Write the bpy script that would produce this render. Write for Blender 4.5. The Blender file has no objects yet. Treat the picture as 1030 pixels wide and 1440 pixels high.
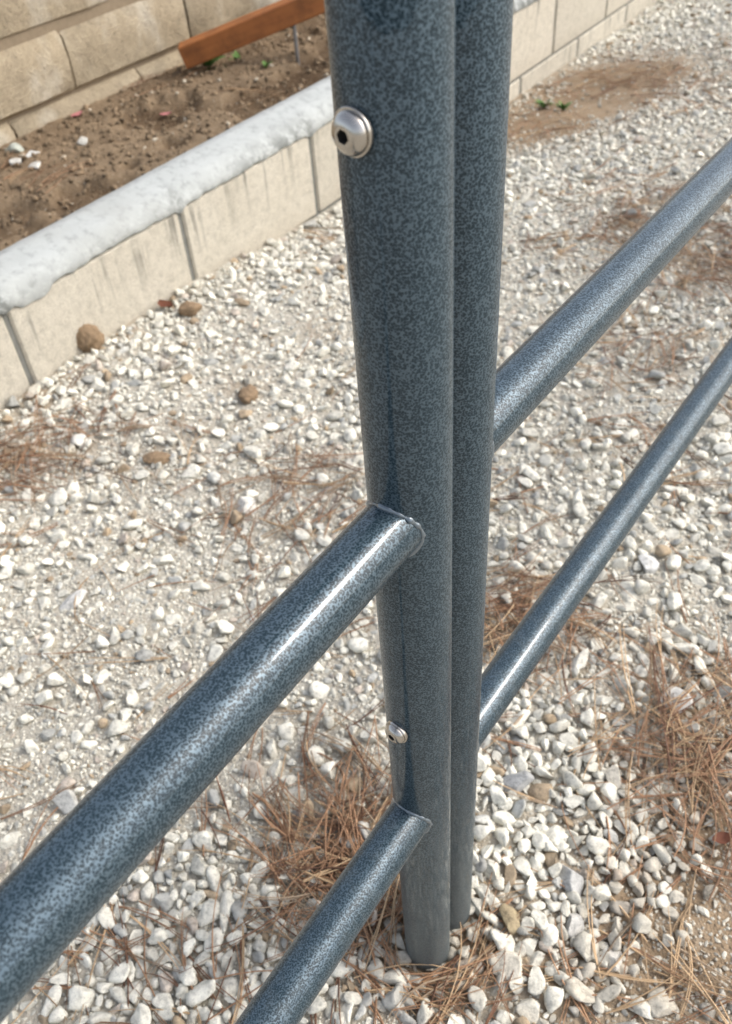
import bpy, math, random
import numpy as np
from mathutils import Vector, Matrix

# ------------------------------------------------------------------ units
# All lengths below are in survey units; U turns them into metres.
U = 0.684
scn = bpy.context.scene
COL = scn.collection

# ------------------------------------------------------------------ camera
FPX, IW, IH = 1217.97, 1030, 1440
CAM = np.array([0.0015, -0.44925, 1.25712])
YAW, PITCH, ROLL = 1.644962, 0.761725, -0.088891
Fv = np.array([math.cos(YAW) * math.cos(PITCH), math.sin(YAW) * math.cos(PITCH), -math.sin(PITCH)])
Rt = np.cross(Fv, [0, 0, 1]); Rt /= np.linalg.norm(Rt)
Up = np.cross(Rt, Fv)
R2 = math.cos(ROLL) * Rt + math.sin(ROLL) * Up
U2 = -math.sin(ROLL) * Rt + math.cos(ROLL) * Up
cd = bpy.data.cameras.new('camera')
cam = bpy.data.objects.new('camera', cd); COL.objects.link(cam)
cam.matrix_world = Matrix(((R2[0], U2[0], -Fv[0], CAM[0] * U), (R2[1], U2[1], -Fv[1], CAM[1] * U),
                           (R2[2], U2[2], -Fv[2], CAM[2] * U), (0, 0, 0, 1)))
cd.sensor_fit = 'HORIZONTAL'; cd.sensor_width = 36.0
cd.lens = FPX / IW * 36.0
cd.clip_start = 0.01; cd.clip_end = 1000
cd.dof.use_dof = True
cd.dof.focus_distance = 0.47
cd.dof.aperture_fstop = cd.lens / 2.1
scn.camera = cam

# ------------------------------------------------------------------ light
SUN_EL, SUN_AZ = math.radians(43), math.radians(8)       # azimuth counter-clockwise from +x
w = bpy.data.worlds.new('World'); scn.world = w; w.use_nodes = True
nt = w.node_tree; nt.nodes.clear()
out = nt.nodes.new('ShaderNodeOutputWorld'); bg = nt.nodes.new('ShaderNodeBackground')
sky = nt.nodes.new('ShaderNodeTexSky'); sky.sky_type = 'NISHITA'; sky.sun_disc = False
sky.sun_elevation = SUN_EL; sky.sun_rotation = math.pi / 2 - SUN_AZ
sky.air_density = 1.0; sky.dust_density = 4.0; sky.ozone_density = 1.0
hs = nt.nodes.new('ShaderNodeHueSaturation'); hs.inputs['Saturation'].default_value = 0.55
nt.links.new(sky.outputs[0], hs.inputs['Color']); nt.links.new(hs.outputs[0], bg.inputs['Color'])
bg.inputs['Strength'].default_value = 0.15
nt.links.new(bg.outputs[0], out.inputs['Surface'])
sd = bpy.data.lights.new('sun', 'SUN'); sd.energy = 0.5; sd.angle = math.radians(13); sd.color = (1.0, 0.99, 0.965)
sun = bpy.data.objects.new('sun', sd); COL.objects.link(sun)
sdir = Vector((math.cos(SUN_EL) * math.cos(SUN_AZ), math.cos(SUN_EL) * math.sin(SUN_AZ), math.sin(SUN_EL)))
sun.rotation_euler = sdir.to_track_quat('Z', 'Y').to_euler(); sun.location = (0, 0, 5)
vs = scn.view_settings
vs.view_transform = 'Standard'; vs.look = 'None'; vs.gamma = 1; vs.use_curve_mapping = False
vs.exposure = 1.0

# ------------------------------------------------------------------ helpers
rng = np.random.default_rng(7)
random.seed(7)

def ray(px, py):
    d = Fv * FPX + R2 * (px - IW / 2) - U2 * (py - IH / 2)
    return d / np.linalg.norm(d)

def gp(px, py, z=0.0):
    """where the survey sighting (px, py) meets the level z"""
    d = ray(px, py); t = (z - CAM[2]) / d[2]
    return CAM + t * d

def project(P):
    d = P - CAM; z = d @ Fv
    return IW / 2 + FPX * (d @ R2) / z, IH / 2 - FPX * (d @ U2) / z, z

def _hash(ix, iy, s):
    h = (ix.astype(np.int64) * 374761393 + iy.astype(np.int64) * 668265263 + s * 1274126177) & 0x7fffffff
    h = ((h ^ (h >> 13)) * 1274126177) & 0x7fffffff
    return ((h ^ (h >> 16)) & 0xffff) / 65535.0

def vnoise(x, y, s=0):
    x = np.asarray(x, float); y = np.asarray(y, float)
    ix = np.floor(x); iy = np.floor(y); fx = x - ix; fy = y - iy
    fx = fx * fx * (3 - 2 * fx); fy = fy * fy * (3 - 2 * fy)
    a = _hash(ix, iy, s); b = _hash(ix + 1, iy, s); c = _hash(ix, iy + 1, s); d = _hash(ix + 1, iy + 1, s)
    return (a * (1 - fx) + b * fx) * (1 - fy) + (c * (1 - fx) + d * fx) * fy

def fbm(x, y, s=0, o=4):
    r = 0; a = .5; t = 0
    for i in range(o):
        r = r + a * vnoise(x, y, s + i * 17); t += a
        x = x * 2.03 + 5.1; y = y * 2.03 + 1.7; a *= .5
    return r / t

def sstep(a, b, x):
    t = np.clip((x - a) / (b - a), 0, 1); return t * t * (3 - 2 * t)

def tag(o, label=None, cat=None, group=None, kind=None):
    if label: o['label'] = label
    if cat: o['category'] = cat
    if group: o['group'] = group
    if kind: o['kind'] = kind
    return o

def empty(name, loc, label=None, cat=None, group=None):
    o = bpy.data.objects.new(name, None); COL.objects.link(o)
    o.location = Vector([float(c) for c in loc]) * U; o.empty_display_size = .05
    o['org'] = [float(c) for c in loc]
    return tag(o, label, cat, group)

def org_of(o):
    return np.array(o['org'], float)

def place(o, parent, origin):
    po = np.zeros(3) if parent is None else org_of(parent)
    o.parent = parent
    o.location = Vector([float(c) for c in (np.asarray(origin, float) - po)]) * U
    o['org'] = [float(c) for c in origin]

def link(name, me, mat, parent=None, origin=(0, 0, 0)):
    o = bpy.data.objects.new(name, me); COL.objects.link(o)
    if mat is not None and len(me.materials) == 0: me.materials.append(mat)
    place(o, parent, origin)
    return o

def mesh(name, verts, faces, smooth=True, origin=(0, 0, 0)):
    v = (np.asarray(verts, float) - np.asarray(origin, float)) * U
    me = bpy.data.meshes.new(name); me.from_pydata(v.tolist(), [], [tuple(int(i) for i in f) for f in faces])
    if smooth: me.polygons.foreach_set('use_smooth', [True] * len(me.polygons))
    me.update(); return me

def fast_mesh(name, V, T, smooth=True, attrs=None, origin=(0, 0, 0), nper=3):
    """V (n,3), T (m,nper) by numpy"""
    me = bpy.data.meshes.new(name)
    V = (np.asarray(V) - np.asarray(origin, float)) * U
    me.vertices.add(len(V)); me.vertices.foreach_set('co', V.astype(np.float32).ravel())
    me.loops.add(T.size); me.loops.foreach_set('vertex_index', T.astype(np.int32).ravel())
    me.polygons.add(len(T)); me.polygons.foreach_set('loop_start', np.arange(0, T.size, nper, dtype=np.int32))
    me.polygons.foreach_set('use_smooth', smooth if isinstance(smooth, np.ndarray) else np.full(len(T), bool(smooth)))
    me.update(calc_edges=True)
    for k, a in (attrs or {}).items():
        at = me.attributes.new(k, 'FLOAT_COLOR' if a.ndim == 2 else 'FLOAT', 'POINT')
        if a.ndim == 2: at.data.foreach_set('color', np.c_[a, np.ones(len(a))].astype(np.float32).ravel())
        else: at.data.foreach_set('value', a.astype(np.float32))
    return me

def tube(path, rad, n=12, cap=True):
    """verts, faces of a swept tube along path; rad scalar or per point"""
    P = np.asarray(path, float); m = len(P)
    rad = np.broadcast_to(np.asarray(rad, float), (m,))
    V = []; F = []
    up = None
    for i in range(m):
        t = P[min(i + 1, m - 1)] - P[max(i - 1, 0)]; t = t / np.linalg.norm(t)
        if up is None:
            a = np.array([0, 0, 1.]) if abs(t[2]) < .9 else np.array([1., 0, 0]); up = a
        x = np.cross(up, t); x /= np.linalg.norm(x); y = np.cross(t, x); up = y
        for k in range(n):
            an = 2 * math.pi * k / n
            V.append(P[i] + rad[i] * (math.cos(an) * x + math.sin(an) * y))
    for i in range(m - 1):
        for k in range(n):
            a, b = i * n + k, i * n + (k + 1) % n
            F.append((a, b, b + n, a + n))
    if cap:
        F.append(tuple(range(n - 1, -1, -1))); F.append(tuple((m - 1) * n + k for k in range(n)))
    return np.array(V), F

def autosmooth(me, deg=35):
    me.polygons.foreach_set('use_smooth', [True] * len(me.polygons))
    try: me.set_sharp_from_angle(angle=math.radians(deg))
    except Exception: pass

# ------------------------------------------------------------------ materials
class NT:
    def __init__(s, name):
        s.m = bpy.data.materials.new(name); s.m.use_nodes = True
        s.t = s.m.node_tree; s.b = s.t.nodes['Principled BSDF']
    def n(s, typ, **kw):
        o = s.t.nodes.new(typ)
        for k, v in kw.items():
            if k in o.inputs.keys(): o.inputs[k].default_value = v
            else: setattr(o, k, v)
        return o
    def l(s, a, b): s.t.links.new(a, b)
    def coords(s): return s.n('ShaderNodeTexCoord').outputs['Object']
    def noise(s, vec, scale, detail=4, rough=.55, dist=0):
        o = s.n('ShaderNodeTexNoise'); o.inputs['Scale'].default_value = scale; o.inputs['Detail'].default_value = detail
        o.inputs['Roughness'].default_value = rough; o.inputs['Distortion'].default_value = dist
        s.l(vec, o.inputs['Vector']); return o.outputs['Fac']
    def ramp(s, fac, stops, interp='LINEAR'):
        o = s.n('ShaderNodeValToRGB'); o.color_ramp.interpolation = interp
        e = o.color_ramp.elements
        while len(e) < len(stops): e.new(.5)
        for x, (p_, c) in zip(e, stops):
            x.position = p_; x.color = (c, c, c, 1) if not isinstance(c, tuple) else (*c, 1)
        s.l(fac, o.inputs[0]); return o.outputs[0]
    def mix(s, fac, a, b, mode='MIX'):
        o = s.n('ShaderNodeMix'); o.data_type = 'RGBA'; o.blend_type = mode
        for sock, v in ((o.inputs[0], fac), (o.inputs[6], a), (o.inputs[7], b)):
            if isinstance(v, (int, float)): sock.default_value = v
            elif isinstance(v, tuple): sock.default_value = (*v, 1)
            else: s.l(v, sock)
        return o.outputs[2]
    def math(s, op, a, b=0.0, clamp=False):
        o = s.n('ShaderNodeMath'); o.operation = op; o.use_clamp = clamp
        for sock, v in ((o.inputs[0], a), (o.inputs[1], b)):
            if isinstance(v, (int, float)): sock.default_value = v
            else: s.l(v, sock)
        return o.outputs[0]
    def mapr(s, v, a, b, c, d):
        o = s.n('ShaderNodeMapRange'); o.inputs[1].default_value = a; o.inputs[2].default_value = b
        o.inputs[3].default_value = c; o.inputs[4].default_value = d; s.l(v, o.inputs[0]); return o.outputs[0]
    def bump(s, h, strength=.3, dist=.002, normal=None):
        o = s.n('ShaderNodeBump'); o.inputs['Strength'].default_value = strength; o.inputs['Distance'].default_value = dist
        s.l(h, o.inputs['Height'])
        if normal is not None: s.l(normal, o.inputs['Normal'])
        return o.outputs[0]
    def scaled(s, vec, sc):
        o = s.n('ShaderNodeMapping'); o.inputs['Scale'].default_value = sc; s.l(vec, o.inputs['Vector']); return o.outputs[0]
    def attr(s, name, out='Color'):
        o = s.n('ShaderNodeAttribute'); o.attribute_name = name; return o.outputs[out]
    def objrand(s): return s.n('ShaderNodeObjectInfo').outputs['Random']
    def set(s, **kw):
        for k, v in kw.items():
            k = k.replace('_', ' ')
            sock = s.b.inputs[k]
            if isinstance(v, bpy.types.NodeSocket): s.l(v, sock)
            elif isinstance(v, tuple): sock.default_value = (*v, 1)
            else: sock.default_value = v
        return s.m

def m_hammertone():
    m = NT('hammertone_paint'); tc = m.coords()
    wob = m.n('ShaderNodeTexNoise'); wob.inputs['Scale'].default_value = 500; wob.inputs['Detail'].default_value = 1
    m.l(tc, wob.inputs['Vector'])
    va = m.n('ShaderNodeVectorMath', operation='SCALE'); va.inputs['Scale'].default_value = .0014
    m.l(wob.outputs['Color'], va.inputs[0])
    vb = m.n('ShaderNodeVectorMath', operation='ADD'); m.l(tc, vb.inputs[0]); m.l(va.outputs[0], vb.inputs[1])
    vo = m.n('ShaderNodeTexVoronoi'); vo.feature = 'F1'; vo.inputs['Scale'].default_value = 960
    m.l(vb.outputs[0], vo.inputs['Vector'])
    patch = m.noise(tc, 120, 2)
    big = m.noise(tc, 28, 3)
    h = m.math('ADD', vo.outputs['Distance'], m.mapr(patch, .3, .7, -.05, .05))
    h = m.math('ADD', h, m.mapr(big, .3, .7, -.03, .03))
    speck = m.ramp(h, [(.38, 0.0), (.72, 1.0)])
    col = m.mix(speck, (.0085, .022, .031), (.084, .122, .150))
    # dust film low on the posts
    ge = m.n('ShaderNodeNewGeometry'); sp = m.n('ShaderNodeSeparateXYZ'); m.l(ge.outputs['Position'], sp.inputs[0])
    st = m.noise(m.scaled(ge.outputs['Position'], (90, 90, 7)), 1, 4)
    dz = m.math('ADD', sp.outputs['Z'], m.mapr(st, .3, .7, -.06, .06))
    dust = m.mapr(dz, .0, .30, .46, 0.0)
    col = m.mix(dust, col, (.22, .225, .205))
    rough = m.math('ADD', m.mapr(speck, 0, 1, .52, .42), m.math('MULTIPLY', dust, .35))
    nb = m.bump(speck, .12, .0004)
    fine = m.noise(tc, 260, 2)
    cb = m.bump(fine, .035, .0006)
    m.l(cb, m.b.inputs['Coat Normal'])
    cw = m.math('SUBTRACT', .65, m.math('MULTIPLY', dust, 1.3), True)
    return m.set(Base_Color=col, Specular_IOR_Level=.1, Metallic=m.math('MULTIPLY', speck, .65), Roughness=rough, Normal=nb,
                 Coat_Weight=cw, Coat_Roughness=.02, Coat_IOR=1.5)

def m_weld():
    m = NT('weld_paint'); tc = m.coords()
    f = m.noise(tc, 300, 3)
    return m.set(Base_Color=m.mix(f, (.05, .075, .095), (.22, .26, .29)), Metallic=.4, Roughness=.28,
                 Coat_Weight=1.0, Coat_Roughness=.08, Normal=m.bump(m.noise(tc, 420, 2), .5, .001))

def m_steel():
    m = NT('stainless_steel'); tc = m.coords()
    return m.set(Base_Color=(.47, .44, .40), Metallic=1.0, Roughness=m.mapr(m.noise(tc, 300, 3), .3, .7, .16, .30),
                 Normal=m.bump(m.noise(tc, 900, 2), .05, .0003))

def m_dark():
    m = NT('socket_painted_shade'); return m.set(Base_Color=(.05, .045, .04), Metallic=.5, Roughness=.6)  # shade inside the bolt socket, put into the colour

def m_stone():
    m = NT('limestone_gravel'); tc = m.coords()
    t = m.attr('tint')
    f = m.noise(tc, 140, 5, .65)
    f2 = m.noise(tc, 520, 3, .6)
    c = m.mix(1.0, t, m.ramp(f, [(.3, .55), (.5, .93), (.68, 1.10)]), 'MULTIPLY')
    c = m.mix(1.0, c, m.ramp(f2, [(.32, .72), (.45, 1.0)]), 'MULTIPLY')
    b = m.bump(f2, .35, .0014, m.bump(f, .4, .003))
    return m.set(Base_Color=c, Roughness=.88, Normal=b, Specular_IOR_Level=.25)

def m_ground():
    m = NT('gravel_fines'); tc = m.coords()
    soil = m.attr('soil', 'Fac')
    n1 = m.noise(tc, 26, 6, .65); n2 = m.noise(tc, 160, 5, .7)
    vo = m.n('ShaderNodeTexVoronoi'); vo.inputs['Scale'].default_value = 150; m.l(tc, vo.inputs['Vector'])
    vo2 = m.n('ShaderNodeTexVoronoi'); vo2.inputs['Scale'].default_value = 330; m.l(tc, vo2.inputs['Vector'])
    grit = m.ramp(vo.outputs['Distance'], [(.15, 1.0), (.55, 0.0)])
    grit2 = m.ramp(vo2.outputs['Distance'], [(.15, 1.0), (.55, 0.0)])
    sand = m.mix(n2, (.28, .25, .195), (.61, .57, .48))
    sand = m.mix(m.math('MULTIPLY', grit, m.mapr(n1, .4, .6, .15, .8)), sand, m.mix(vo.outputs['Color'], (.46, .42, .34), (.66, .62, .53)))
    dirt = m.mix(n2, (.18, .125, .075), (.41, .31, .205))
    s = m.math('ADD', soil, m.mapr(n1, .3, .7, -.25, .25), True)
    c = m.mix(s, sand, dirt)
    h = m.math('ADD', m.math('MULTIPLY', grit, .6), m.math('ADD', m.math('MULTIPLY', grit2, .3), n2))
    return m.set(Base_Color=c, Roughness=.95, Specular_IOR_Level=.15, Normal=m.bump(h, .8, .0035))

def m_soil():
    m = NT('planter_soil'); tc = m.coords()
    n1 = m.noise(tc, 9, 5, .6); n2 = m.noise(tc, 70, 6, .7); n3 = m.noise(tc, 240, 3, .6)
    damp = m.attr('damp', 'Fac')
    dry = m.mix(n2, (.155, .105, .062), (.32, .24, .155))
    wet = m.mix(n2, (.05, .031, .018), (.15, .098, .056))
    f = m.math('ADD', damp, m.mapr(n1, .3, .7, -.3, .3), True)
    c = m.mix(f, dry, wet)
    c = m.mix(m.ramp(n3, [(.62, 0.0), (.70, 1.0)]), c, (.42, .36, .27))
    return m.set(Base_Color=c, Roughness=.97, Specular_IOR_Level=.1, Normal=m.bump(m.math('ADD', n2, m.math('MULTIPLY', n3, .5)), .9, .008))

def m_block(name, a, b, stain, streak_amt, seed=0.0):
    m = NT(name)
    ge = m.n('ShaderNodeNewGeometry'); P = ge.outputs['Position']
    r = m.objrand()
    n1 = m.noise(P, 7 + seed, 5, .6); n2 = m.noise(P, 60, 6, .7); n3 = m.noise(P, 420, 3, .7)
    c = m.mix(n1, a, b)
    c = m.mix(1.0, c, m.ramp(n2, [(.25, .72), (.5, .98), (.75, 1.08)]), 'MULTIPLY')
    c = m.mix(1.0, c, m.ramp(n3, [(.32, .62), (.46, 1.0)]), 'MULTIPLY')
    c = m.mix(1.0, c, m.mapr(r, 0, 1, .92, 1.06), 'MULTIPLY')
    # dark run marks below the cap: long in z, narrow along the wall
    tc = m.coords()
    sv = m.scaled(P, (46, 46, 2.4))
    s1 = m.noise(sv, 1, 3, .6)
    spz = m.n('ShaderNodeSeparateXYZ'); m.l(tc, spz.inputs[0])
    zf = m.mapr(spz.outputs['Z'], -.03, .09, 0, 1)
    blot = m.noise(P, 5.5, 2)
    s = m.math('MULTIPLY', m.ramp(s1, [(.53, 0.0), (.61, 1.0)]), m.math('MULTIPLY', zf, m.ramp(blot, [(.42, 0.0), (.54, 1.0)])))
    c = m.mix(m.math('MULTIPLY', s, streak_amt, True), c, stain)
    # soiling splashed up from the ground
    low = m.mapr(spz.outputs['Z'], -.10, -.04, .45, 0)
    c = m.mix(m.math('MULTIPLY', low, n2), c, (.30, .24, .17))
    return m.set(Base_Color=c, Roughness=.93, Specular_IOR_Level=.2, Normal=m.bump(m.math('ADD', n3, n2), .8, .003))

def m_slump():
    m = NT('weathered_tan_block')
    ge = m.n('ShaderNodeNewGeometry'); P = ge.outputs['Position']
    n1 = m.noise(P, 6, 5, .65); n2 = m.noise(P, 34, 6, .7); n3 = m.noise(P, 160, 4, .7)
    c = m.mix(n1, (.28, .218, .138), (.53, .45, .325))
    w = m.noise(m.scaled(P, (5, 5, 3)), 1, 4)
    c = m.mix(m.ramp(w, [(.52, 0.0), (.68, .75)]), c, (.64, .60, .51))
    c = m.mix(1.0, c, m.ramp(n2, [(.25, .68), (.5, .98), (.75, 1.1)]), 'MULTIPLY')
    c = m.mix(1.0, c, m.ramp(n3, [(.32, .74), (.5, 1.0)]), 'MULTIPLY')
    c = m.mix(1.0, c, m.mapr(m.objrand(), 0, 1, .88, 1.08), 'MULTIPLY')
    return m.set(Base_Color=c, Roughness=.95, Specular_IOR_Level=.15, Normal=m.bump(m.math('ADD', n2, n3), .9, .007))

def m_mortar(name, a, b):
    m = NT(name); ge = m.n('ShaderNodeNewGeometry'); P = ge.outputs['Position']
    n2 = m.noise(P, 60, 6, .7)
    return m.set(Base_Color=m.mix(n2, a, b), Roughness=.96, Specular_IOR_Level=.1, Normal=m.bump(n2, .6, .004))

def m_cap():
    m = NT('whitish_mortar_cap'); ge = m.n('ShaderNodeNewGeometry'); P = ge.outputs['Position']
    n1 = m.noise(P, 10, 5, .6); n2 = m.noise(P, 55, 6, .7); n3 = m.noise(P, 260, 3)
    c = m.mix(n1, (.36, .375, .358), (.48, .495, .475))
    c = m.mix(1.0, c, m.ramp(n2, [(.28, .66), (.5, 1.0)]), 'MULTIPLY')
    c = m.mix(m.ramp(m.noise(P, 3.3, 4, .6), [(.48, 0.0), (.66, .55)]), c, (.33, .33, .30))
    sm = m.attr('smear', 'Fac')
    k = m.math('MULTIPLY', sm, m.ramp(m.noise(P, 38, 6, .75), [(.38, 0.0), (.52, 1.0)]))
    c = m.mix(m.math('MULTIPLY', k, .8), c, (.10, .105, .095))
    c = m.mix(m.ramp(n3, [(.70, 0.0), (.76, .5)]), c, (.2, .2, .19))
    return m.set(Base_Color=c, Roughness=.85, Specular_IOR_Level=.3, Normal=m.bump(m.math('ADD', n2, m.math('MULTIPLY', n3, .4)), .3, .0025))

def m_wood():
    m = NT('stained_timber'); tc = m.coords()
    g = m.noise(m.scaled(tc, (4, 90, 90)), 1, 5, .6, .4); k = m.noise(tc, 22, 4)
    c = m.mix(g, (.20, .060, .014), (.42, .155, .04))
    c = m.mix(1.0, c, m.ramp(k, [(.3, .62), (.55, 1.05)]), 'MULTIPLY')
    return m.set(Base_Color=c, Roughness=.6, Normal=m.bump(g, .3, .002))

def m_endgrain():
    m = NT('timber_end_grain'); tc = m.coords()
    return m.set(Base_Color=m.mix(m.noise(tc, 120, 4), (.24, .12, .07), (.42, .25, .17)), Roughness=.8)

def m_galv():
    m = NT('weathered_steel_stake'); tc = m.coords()
    return m.set(Base_Color=m.mix(m.noise(tc, 60, 4), (.16, .13, .10), (.34, .34, .34)), Metallic=.5, Roughness=.6)

def m_needle():
    m = NT('dry_pine_needle'); t = m.attr('tint')
    return m.set(Base_Color=t, Roughness=.62, Specular_IOR_Level=.35)

def m_leaf(name, a, b):
    m = NT(name); tc = m.coords()
    return m.set(Base_Color=m.mix(m.noise(tc, 80, 3), a, b), Roughness=.75, Specular_IOR_Level=.2)

def m_clod():
    m = NT('dry_clod'); tc = m.coords(); n2 = m.noise(tc, 110, 5, .7)
    return m.set(Base_Color=m.mix(n2, (.16, .10, .055), (.37, .265, .16)), Roughness=.97, Normal=m.bump(n2, .9, .006))

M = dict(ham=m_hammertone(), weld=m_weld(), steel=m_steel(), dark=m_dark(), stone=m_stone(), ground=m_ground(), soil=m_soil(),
         block=m_block('cream_concrete_block', (.52, .475, .385), (.63, .585, .49), (.15, .145, .125), .8),
         slump=m_slump(), mortar=m_mortar('grey_mortar', (.11, .11, .10), (.26, .26, .235)),
         tanmortar=m_mortar('brown_mortar', (.17, .13, .09), (.30, .24, .165)), cap=m_cap(), wood=m_wood(), endgrain=m_endgrain(),
         stake=m_galv(), needle=m_needle(), weed=m_leaf('weed_green', (.07, .145, .035), (.15, .25, .075)),
         clod=m_clod(), petal=m_leaf('pink_petal', (.34, .12, .12), (.46, .20, .19)), redleaf=m_leaf('red_brown_leaf', (.10, .035, .02), (.17, .07, .042)))

# ------------------------------------------------------------------ walls: axes
WA = 0.99010758; WOFF = 1.53718
Tn = np.array([math.cos(WA), math.sin(WA), 0.]); Nn = np.array([-math.sin(WA), math.cos(WA), 0.])
def wp(s, n, z): return Tn * s + Nn * n + np.array([0, 0, z])

# ------------------------------------------------------------------ ground
SP = [gp(*q)[:2] for q in ()]
def blobs(x, y, lst):
    r = 0
    for (px, py, rad, a) in lst:
        c = gp(px, py); r = r + a * np.exp(-(((x - c[0]) ** 2 + (y - c[1]) ** 2) / rad ** 2))
    return r

SOIL_B = [(820, 110, .42, 1.1), (760, 150, .22, 1.0), (900, 75, .30, .9), (745, 165, .16, .9),
          (960, 1230, .10, 1.0), (900, 1340, .09, .8), (1010, 1080, .12, .9), (1030, 1330, .12, .9), (800, 1420, .07, .6),
          (1010, 1000, .09, .5), (350, 545, .06, .55), (230, 650, .09, .4), (90, 650, .12, .35), (520, 1290, .10, .7), (640, 1330, .06, .8), (610, 1345, .07, .9), (655, 1290, .05, .8),
          (450, 470, .06, .4), (740, 870, .12, .5), (960, 350, .15, .5), (920, 290, .12, .45), (480, 1180, .10, .4), (60, 560, .05, .4)]
DENSE_B = [(770, 1150, .20, .9), (720, 1060, .12, .5), (730, 1250, .10, .6), (300, 1340, .16, .5), (480, 1400, .12, .6), (230, 1290, .12, .3),
           (200, 480, .22, .55), (330, 400, .2, .5), (90, 560, .15, .5), (420, 640, .25, .2), (920, 800, .14, .5), (950, 990, .1, .4),
           (780, 730, .2, .25), (480, 300, .3, .5)]
BARE_B = [(400, 450, .24, .45), (330, 590, .22, .36), (150, 770, .18, .3), (90, 900, .14, .2), (940, 1240, .12, .6), (920, 1330, .08, .5), (1000, 1100, .13, .7),
          (820, 110, .40, .72), (760, 150, .22, .7), (900, 75, .25, .6), (300, 700, .14, .22), (820, 330, .3, .3), (60, 1190, .12, .25), (1010, 1330, .1, .5),
          (830, 520, .2, .3), (640, 1335, .05, .6)]

def hwall(s): return np.interp(s, [1.2, 1.83, 3.27, 4.5], [.022, -.037, -.112, -.125])
def gheight(x, y):
    s = x * Tn[0] + y * Tn[1]; d = WOFF - (x * Nn[0] + y * Nn[1])
    h = hwall(s) * np.exp(-(np.clip(d, 0, None) / .55) ** 2)
    h = h + .022 * (fbm(x * 3.1, y * 3.1, 3, 3) - .5) + .012 * (fbm(x * 11, y * 11, 9, 3) - .5)
    base = np.exp(-((x - .01) ** 2 + (y - .01) ** 2) / .06 ** 2)
    return h - .016 * base - .004

def axis(lo, hi, st, far):
    a = list(np.arange(lo, hi + 1e-9, st)); k = st
    b = [];  v = lo
    while v > -far: k *= 1.6; v -= k; b.append(v)
    k = st; c = []; v = hi
    while v < far: k *= 1.6; v += k; c.append(v)
    return np.array(b[::-1] + a + c)
gx = axis(-1.6, 2.4, .016, 350); gy = axis(-.7, 5.4, .016, 350)
X, Y = np.meshgrid(gx, gy)
inside = np.clip(1 - np.maximum(np.abs(X - .4) - 3, np.abs(Y - 2.3) - 5) / 3, 0, 1)
Z = gheight(X, Y) * inside
Z += .007 * (fbm(X * 45, Y * 45, 21, 2) - .5) * inside
soil = blobs(X, Y, SOIL_B) + .35 * sstep(.55, .75, fbm(X * 2.2 + 3, Y * 2.2, 31, 4)) 
ny, nx = X.shape
idx = np.arange(nx * ny).reshape(ny, nx)
Q = np.stack([idx[:-1, :-1], idx[:-1, 1:], idx[1:, 1:], idx[1:, :-1]], -1).reshape(-1, 4)
me = fast_mesh('gravel_ground', np.c_[X.ravel(), Y.ravel(), Z.ravel()], Q, True, {'soil': np.clip(soil, 0, 1).ravel()}, nper=4)
go = link('ground', me, M['ground']); tag(go, kind='structure')

# ------------------------------------------------------------------ low retaining wall
def bev_box(sx, sy, sz, bev, top_bev=None):
    """box centred at 0 (x along the wall, y depth with -y the face, z up) with bevelled edges on all sides"""
    import bmesh
    bm = bmesh.new(); bmesh.ops.create_cube(bm, size=1)
    bmesh.ops.scale(bm, vec=(sx, sy, sz), verts=bm.verts)
    bmesh.ops.bevel(bm, geom=list(bm.edges), offset=bev, segments=1, profile=.5, affect='EDGES')
    V = np.array([v.co[:] for v in bm.verts]); F = [[v.index for v in f.verts] for f in bm.faces]
    bm.free(); return V, F

def orient(o): o.rotation_euler = (0, 0, WA)

PITCH_S = .611; S0 = .001
def block_row(parent, nm, me_, mat, n, z, s_from, s_to, shift):
    k0 = math.floor((s_from - shift) / PITCH_S)
    s = shift + k0 * PITCH_S
    while s < s_to:
        o = link(nm, me_, mat, parent, wp(s + PITCH_S / 2, n, z)); orient(o)
        s += PITCH_S

rw = empty('retaining_wall', wp(2.0, WOFF, -.1), 'low cream concrete block retaining wall with a whitish rounded mortar cap beside the gravel', 'wall')
V, F = bev_box(PITCH_S - .016, .19, .268, .006)
me = mesh('block', V, F, False)
block_row(rw, 'block', me, M['block'], WOFF + .095, -.0335 + .134, -1.2, 6.4, 0.002)
V, F = bev_box(PITCH_S - .016, .19, .20, .006)
me2 = mesh('block_low', V, F, False)
block_row(rw, 'block', me2, M['block'], WOFF + .098, -.044 - .10, -1.2, 6.4, 0.30)
# mortar core, 7 mm behind the faces
def wall_box(s0, s1, n0, n1, z0, z1):
    V = [wp(s, n, z) for z in (z0, z1) for (s, n) in ((s0, n0), (s1, n0), (s1, n1), (s0, n1))]
    F = [(0, 3, 2, 1), (4, 5, 6, 7), (0, 1, 5, 4), (1, 2, 6, 5), (2, 3, 7, 6), (3, 0, 4, 7)]
    return np.array(V), F
V, F = wall_box(-1.25, 6.7, WOFF + .008, WOFF + .182, -.25, .236)
link('mortar', mesh('mortar', V, F, False, org_of(rw)), M['mortar'], rw, org_of(rw))
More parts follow.
